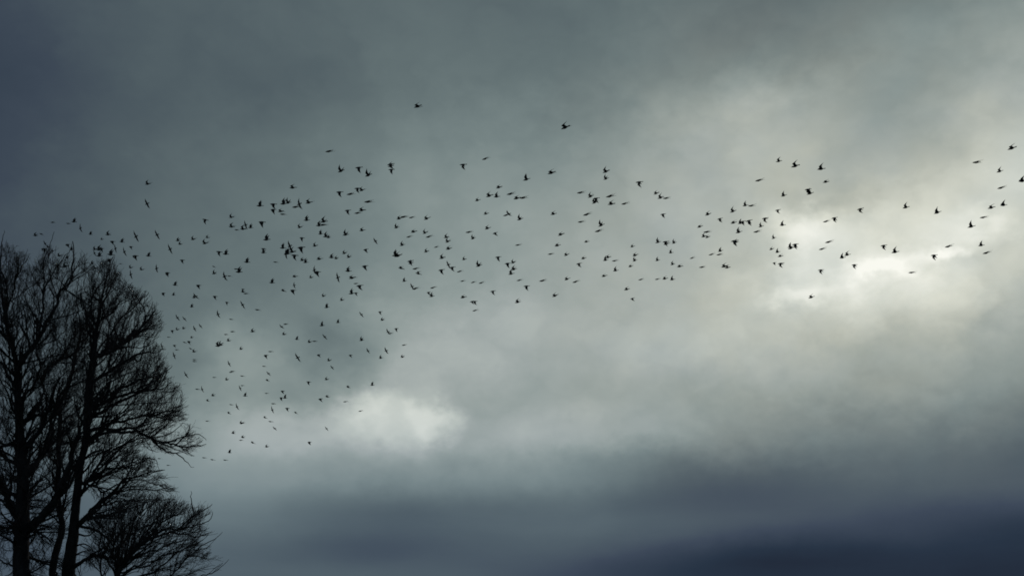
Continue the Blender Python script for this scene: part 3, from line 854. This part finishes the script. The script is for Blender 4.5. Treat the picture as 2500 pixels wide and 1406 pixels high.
# the flock as seen: panels of the sky (left, top, scale) and "x y pose size [lean]" inside each
PANELS = [
    (0, 420, 4.6875, "1690 138 P 7,1682 365 S 11 22,600 577 G 5,778 590 G 4.5,845 570 U 6,918 645 S 10 18,405 728 U 5.5,470 710 G 4.5 -20,"
     "515 820 S 8 35,505 880 D 7,550 860 P 5,775 830 D 6,818 890 U 5,765 985 U 5,660 1065 D 7,745 1080 P 7.5,1035 713 U 5,1235 718 U 6,"
     "1165 772 P 4,1287 795 D 6,1395 800 U 6,1555 740 S 13 24,1797 720 S 11 30,1500 855 D 5,1320 878 S 9 20,1422 915 S 10 22,1548 960 D 7,"
     "1697 960 U 6,1378 1050 G 3.5,1495 1095 P 5,1620 1117 P 5.5,1790 1105 S 9.5 12,1495 1175 S 10 15,1085 885 P 6,1130 890 U 7,1162 875 D 6,"
     "1080 930 S 8 22,1135 960 U 7,1265 945 U 8,1250 1000 D 6,1055 1050 U 5,1090 1100 P 6,1190 1290 U 4.5,1518 1327 G 3.5,1660 1367 G 4,"
     "680 960 P 6,1870 1385 D 5"),
    (400, 360, 4.6875, "1475 462 F 8,1098 668 U 8,1252 650 D 8,1370 645 U 8,1422 635 V 7,1548 650 S 12 18,1505 682 G 8,1660 632 F 8,1252 712 D 7,"
     "1338 732 F 7,1358 765 G 6,1635 833 U 7,1830 850 U 8,1775 895 U 7,1825 885 G 7,472 828 D 7,773 800 P 6,775 908 P 7,832 944 G 5,905 935 P 7,"
     "935 890 S 10 20,992 918 U 6,1122 855 D 8,1555 915 P 6,160 1068 U 5.5,185 1108 P 5,335 1052 P 6,497 1032 P 5,472 1097 P 7,70 1165 S 11 20,"
     "210 1290 D 6,632 1195 D 7,708 1220 U 7,1175 1055 U 8,1140 1160 D 6,1140 1205 U 6,1362 1150 U 7,1440 1130 S 12 22,1395 1220 S 11 12,"
     "1415 1215 U 8,1470 1195 P 8,1495 1235 D 8,1570 1145 D 9,1580 1035 D 6,1730 1127 P 6,1795 990 U 6,1855 1020 U 7,1585 1292 P 6,1622 1315 U 6,"
     "1780 1277 F 7,950 1312 U 7,570 1363 G 4 -25,1275 1312 G 5"),
    (800, 360, 4.6875, "12 46 G 8,152 272 V 8,355 232 D 8,465 320 V 8,720 195 D 8,720 215 P 7,728 255 D 7,1550 198 D 8,1800 132 G 7,135 512 D 8,"
     "255 535 G 8,340 470 D 7,392 490 F 7,460 622 G 9,228 722 D 7,392 720 F 8,338 752 G 7,1715 607 F 6,1850 555 F 8,820 815 F 7,868 795 G 8,"
     "958 802 G 6,1135 815 F 7,788 918 V 6,985 965 F 7,1115 978 P 6,928 1023 G 6,1155 1022 G 7,1358 1030 P 6,1375 1078 P 6,1240 1140 G 5,"
     "1385 1160 F 7,1130 1193 P 6,1310 1265 P 7,1612 970 G 7,1665 1042 V 6,1830 927 F 7,1812 760 F 6,1562 1282 P 5,395 950 F 7,205 1000 V 7,"
     "545 1073 S 8 35,435 1168 D 6,853 1118 U 6,192 1212 P 5.5,243 1255 P 5.5,45 1260 U 7,100 1272 P 5,10 1032 P 5,775 1235 U 8,805 1240 F 9,"
     "945 1300 D 7,950 1325 P 6"),
    (1200, 360, 4.6875, "400 368 U 8,685 292 F 9,1310 278 P 8,1310 360 V 6,1690 398 D 9,85 458 F 7,60 565 U 7,213 533 G 8,290 583 F 8,358 577 G 8,"
     "1015 518 G 8,1135 562 P 7,1195 585 D 8,1182 630 P 7,1352 560 G 9,1370 648 F 8,1520 645 G 8,162 777 G 6,195 762 S 10 64,325 822 V 7,"
     "708 763 F 7,1087 768 G 8,1020 852 G 7,1255 892 V 7,1220 957 G 8,40 980 M 6,795 997 F 7,1087 1080 F 6,300 1117 G 6,755 1123 F 7,1613 1135 F 6,"
     "673 1220 G 6,858 1230 F 6,75 1255 D 7,185 1328 D 7,250 1318 P 5.5,1055 1270 F 6,1000 1330 D 6.5,1335 1258 F 6,1305 1290 U 6,1408 1297 G 7,"
     "1645 1235 F 7,1640 1295 V 6,1592 1362 F 6"),
    (1200, 600, 4.6875, "255 270 P 7,225 322 U 7,315 395 G 6,580 400 G 7,865 382 F 6.5,958 413 G 7,1420 285 U 7,1290 346 F 6,400 462 D 7,727 572 F 7,"
     "300 645 P 7,1705 387 G 6,1548 500 F 7,1612 603 M 6,15 520 D 6"),
    (1600, 360, 4.6875, "10 527 F 7,60 577 P 8,120 582 G 8,1412 160 P 8,1600 215 P 11,1182 378 G 10,88 765 D 7,602 767 F 8,738 817 D 7,510 907 F 7,"
     "585 968 G 8,555 1020 P 7,598 1027 F 6,888 733 U 8,1030 665 V 7,1095 668 G 8,895 862 F 8,975 868 U 7,1000 848 D 7,1070 840 D 9,1255 812 D 9,"
     "1400 718 M 7,1470 552 U 8,1745 482 D 9,1770 528 V 9,1208 905 V 7,1157 965 G 8,1455 890 U 8,955 970 U 8,905 1070 D 9,925 1085 P 6,30 1085 V 7,"
     "118 1080 D 8,125 1105 G 7,215 1092 V 6,178 1205 U 6,25 1292 U 6,198 1338 U 6,280 1362 F 7,418 1266 G 6,638 1225 G 7,728 1226 G 7,745 1185 U 7,"
     "530 1370 G 7,790 1362 F 8,825 1375 F 7,1355 1038 V 6,1330 1165 F 6,1400 1198 U 7,1430 1245 F 7,1362 1320 D 5.5,1435 1328 D 9,1545 1140 V 8,"
     "1600 1110 D 9,1550 1155 G 8"),
    (1600, 560, 4.6875, "20 570 G 6,110 565 F 7,195 575 U 6.5,1785 777 F 7.5"),
    (2000, 340, 4.018, "18 293 U 9,65 420 F 7,402 685 D 7.5,850 670 U 8,1160 720 U 8,148 773 D 7,65 807 G 7,90 1008 G 8,25 1077 G 7,228 1162 U 7,"
     "275 1135 P 7,345 1232 D 7,15 1283 D 7,632 1043 D 7.5,745 1107 U 8.5,1125 1138 D 8,1265 1052 G 8,905 1307 G 7.5,1590 1042 V 7,1637 1115 G 8,"
     "1492 858 V 8,1608 767 G 8,1688 673 F 7.5,1808 648 U 8,1782 477 G 8,1770 317 P 7.5,1540 227 G 9,1890 90 F 9,1992 412 U 9"),
    (400, 650, 4.6875, "42 75 D 6,127 215 U 6,397 218 D 6,110 330 U 4.5,345 360 U 5,365 345 S 9 52,318 465 U 5,585 345 D 6,723 412 D 4.5,575 85 V 5.5,"
     "693 118 S 11 18,747 112 G 4.5,825 32 G 5,858 65 U 8,905 262 D 4,905 295 P 5,935 313 G 5,900 442 S 10 35,618 550 S 9 20,1068 498 G 5.5,"
     "767 606 G 4.5,155 590 S 8 30,235 602 S 7 50,418 685 S 6.5 40,98 735 D 4.5,155 725 P 4.5,227 713 P 4.5,350 715 S 7.5 30,52 810 G 4,318 817 P 4,"
     "237 870 G 4.5 -20,290 860 D 5,123 903 D 4,145 955 G 4,305 942 G 4.5 -30,345 978 P 5,117 1022 S 8 22,347 1068 G 4.5,347 1088 G 4.5,252 1243 S 8.5 30,"
     "575 1270 G 4,720 1298 P 4.5,765 1212 G 4.5,782 1200 G 4.5,745 1115 S 7.5 25,708 780 G 4.5,782 748 G 5,740 852 P 5,625 908 P 8,648 900 V 6,883 948 U 4.5,"
     "1015 748 U 5.5,1237 188 U 6.5,1500 118 F 6.5,1685 130 P 5,1720 45 S 10 10,1755 65 D 8,1490 218 S 7 15,1478 275 D 7,1367 280 F 6 -25,1828 342 P 5,"
     "1865 470 U 6,1390 662 G 5,1347 693 S 7 50,1375 780 P 5,1522 835 U 5,1810 678 U 6,1840 808 S 8 40,1667 868 P 5,1722 857 G 5,1530 1045 S 11 30,"
     "1773 1012 D 5,1217 975 G 5,1168 1018 D 5.5,1143 1143 G 4,1197 1227 S 7 45,1185 1305 F 5 -25,895 1255 G 4.5,1657 1322 D 5.5,1862 1295 P 5"),
    (800, 640, 4.6875, "425 45 D 7.5,235 102 U 7,115 178 S 11 15,280 180 F 8,320 245 G 5,365 270 D 8,275 358 U 7,325 352 D 5,162 435 P 5,385 600 S 7.5 38,"
     "118 690 U 5,600 568 D 5,627 662 P 5,690 798 S 8 40,712 815 G 5,785 760 D 5,388 893 V 5.5,460 1015 S 7 38,668 1013 S 8.5 30,608 1097 U 5,262 1063 D 4.5,"
     "870 948 G 5,857 1085 P 5,17 1125 P 5,50 1205 S 6.5 45,840 70 F 7 -15,1003 75 G 7,1037 132 F 7 -15,1300 90 D 7,1380 30 S 9 30,1425 60 D 7,1505 108 G 6,"
     "1730 40 V 7,1540 217 G 5,1662 231 G 5,1755 237 G 6,1202 292 G 6.5,878 217 U 5.5,965 280 S 8 35,1000 303 G 7,1155 345 D 5,1192 390 U 6,1552 402 F 7,"
     "1650 450 M 5,1685 450 D 6,1683 553 G 5.5"),
    (380, 900, 4.4643, "452 222 G 4.5,505 225 S 7.5 25,625 293 P 4.5,567 348 F 4.5 -30,820 390 G 4,885 415 S 8 22,797 483 F 4.5 -30,560 569 G 4,330 498 G 4,"
     "935 595 P 5,948 588 G 4,845 702 U 4.5,950 748 P 4.5,928 777 G 4,1057 805 F 5 -30,1210 850 P 4.5,805 912 U 4.5,525 968 G 4,617 989 G 4.5,757 993 G 4.5,"
     "395 945 G 4,38 977 G 4,135 1050 G 4,943 183 G 4,920 212 S 6.5 28,975 295 U 5,1207 267 G 4,1385 243 D 5,1370 315 D 4.5,1410 318 U 5,1280 380 G 4.5,"
     "1270 448 S 7.5 25,1435 430 D 5,1527 480 F 4.5 -30,1192 532 F 4.5 -25,1250 574 G 4.5,1297 650 S 6.5 50,1862 652 S 6 45,1677 798 D 5,1797 328 D 5,"
     "1870 305 F 5 -20,2065 358 G 4.5,2230 460 G 4.5,2097 200 F 5 -30,2362 178 U 5"),
    (960, 230, 5.208, "310 158 F 10,2187 425 F 11"),
    (0, 600, 3.4286, "1237 507 F 3.6,1287 600 G 2.6,1340 627 G 3,1355 843 S 6 20,1275 742 S 4 40,1315 1002 G 2.6,1328 1060 G 2.4"),
]


def bird_matrix(pose, px, py, depth, tilt, psi, lean, rng):
    """flying to the left of the picture; psi = turned away from the viewer"""
    cp, sp = math.cos(psi), math.sin(psi)
    f = Vector((-cp, sp, 0))
    u = Vector((0, 0, 1))
    l = u.cross(f)
    if pose == 'S':
        rho = math.atan2(abs(sp), math.tan(math.radians(lean)))
    else:
        rho = math.radians(rng.uniform(-7, 7))
    l2 = l * math.cos(rho) + u * math.sin(rho)
    u2 = u * math.cos(rho) - l * math.sin(rho)
    d = ray(px, py)
    m = Matrix((f, l2, u2)).transposed()
    m = Matrix.Rotation(math.radians(tilt), 3, -d.normalized()) @ m     # clockwise tilt lifts the tail
    M = m.to_4x4()
    M.translation = EYE + d * depth
    return M


ORDINAL = ('first second third fourth fifth sixth seventh eighth ninth tenth eleventh twelfth thirteenth fourteenth fifteenth sixteenth '
           'seventeenth eighteenth nineteenth twentieth twenty-first twenty-second twenty-third twenty-fourth').split()


def build_flock():
    rng = random.Random(5)
    found = []
    for (ox, oy, s, text) in PANELS:
        for item in text.split(','):
            q = item.split()
            x, y, pose, size = float(q[0]), float(q[1]), q[2], float(q[3])
            px, py, L = ox + x / s, oy + y / s, size * 10 / s
            extra = float(q[4]) if len(q) > 4 else None
            right = min(1.0, max(0.0, (px - 600) / 400))
            base_tilt = -6 + 16 * right
            lean = 25.0
            psi = math.radians(rng.uniform(-4, 14))
            if pose == 'S':
                lean = extra
                tilt = rng.uniform(-5, 5)
                psi = math.radians(rng.uniform(34, 46))
                depth = 0.325 * FPX / L
            else:
                tilt = (extra if extra is not None else base_tilt) + rng.uniform(-5, 5)
                if pose in 'VM':
                    psi = math.radians(rng.uniform(12, 24))
                if pose in 'PF':
                    psi = math.radians(rng.uniform(8, 26))
                depth = 0.202 * math.cos(psi) * FPX / L
            if px > 1500: depth *= 1.12 if px < 1850 else 1.2
            depth *= rng.uniform(.97, 1.04)
            found.append((px, py, pose, L, tilt, psi, lean, depth))
    big = {'G': 0.75, 'F': 0.95, 'S': 0.95, 'D': 1.1, 'U': 1.15, 'V': 1.15, 'P': 1.0, 'M': 1.1}
    order = sorted(range(len(found)), key=lambda i: -found[i][3] * big[found[i][2]])
    own = set(order[:300])
    places = {}
    rest_v, rest_f = [], []
    for i, (px, py, pose, L, tilt, psi, lean, depth) in enumerate(found):
        me = rng.choice(POSES['u' if pose == 'U' and (px > 1500 or rng.random() < .3) else pose])
        M = bird_matrix(pose, px, py, depth, tilt, psi, lean, rng)
        if i not in own:
            b = len(rest_v)
            rest_v += [tuple(M @ v.co) for v in me.vertices]
            rest_f += [tuple(b + k for k in p.vertices) for p in me.polygons]
            continue
        o = bpy.data.objects.new('bird', me)
        col.objects.link(o)
        o.matrix_world = M
        tag(o, None, 'bird', 'birds of the flock')
        if px < 300 and py < 740:
            where = 'over the treetops'
        else:
            row_ = 'above the flock' if py < 450 else 'upper flock' if py < 590 else 'lower flock' if py < 760 else 'below the flock'
            side = 'far left' if px < 640 else 'left' if px < 1050 else 'middle' if px < 1480 else 'right' if px < 1880 else 'far right'
            where = row_ + ', ' + side + ' of photo'
        places.setdefault((WORDS[pose], where), []).append((px, o))
    for (pose_words, where), lot in places.items():
        lot.sort(key=lambda t: t[0])
        for k, (_, o) in enumerate(lot):
            which = 'only such' if len(lot) == 1 else ORDINAL[k] + ' from left'
            o['label'] = 'black bird, %s, %s, %s' % (pose_words, which, where)
    o = mesh_object('distant_birds', rest_v, rest_f, M_BIRD)
    tag(o, 'farthest and smallest black birds scattered through the flock', 'birds', None, 'stuff')
    print('birds', len(found), 'own', len(own))


build_flock()
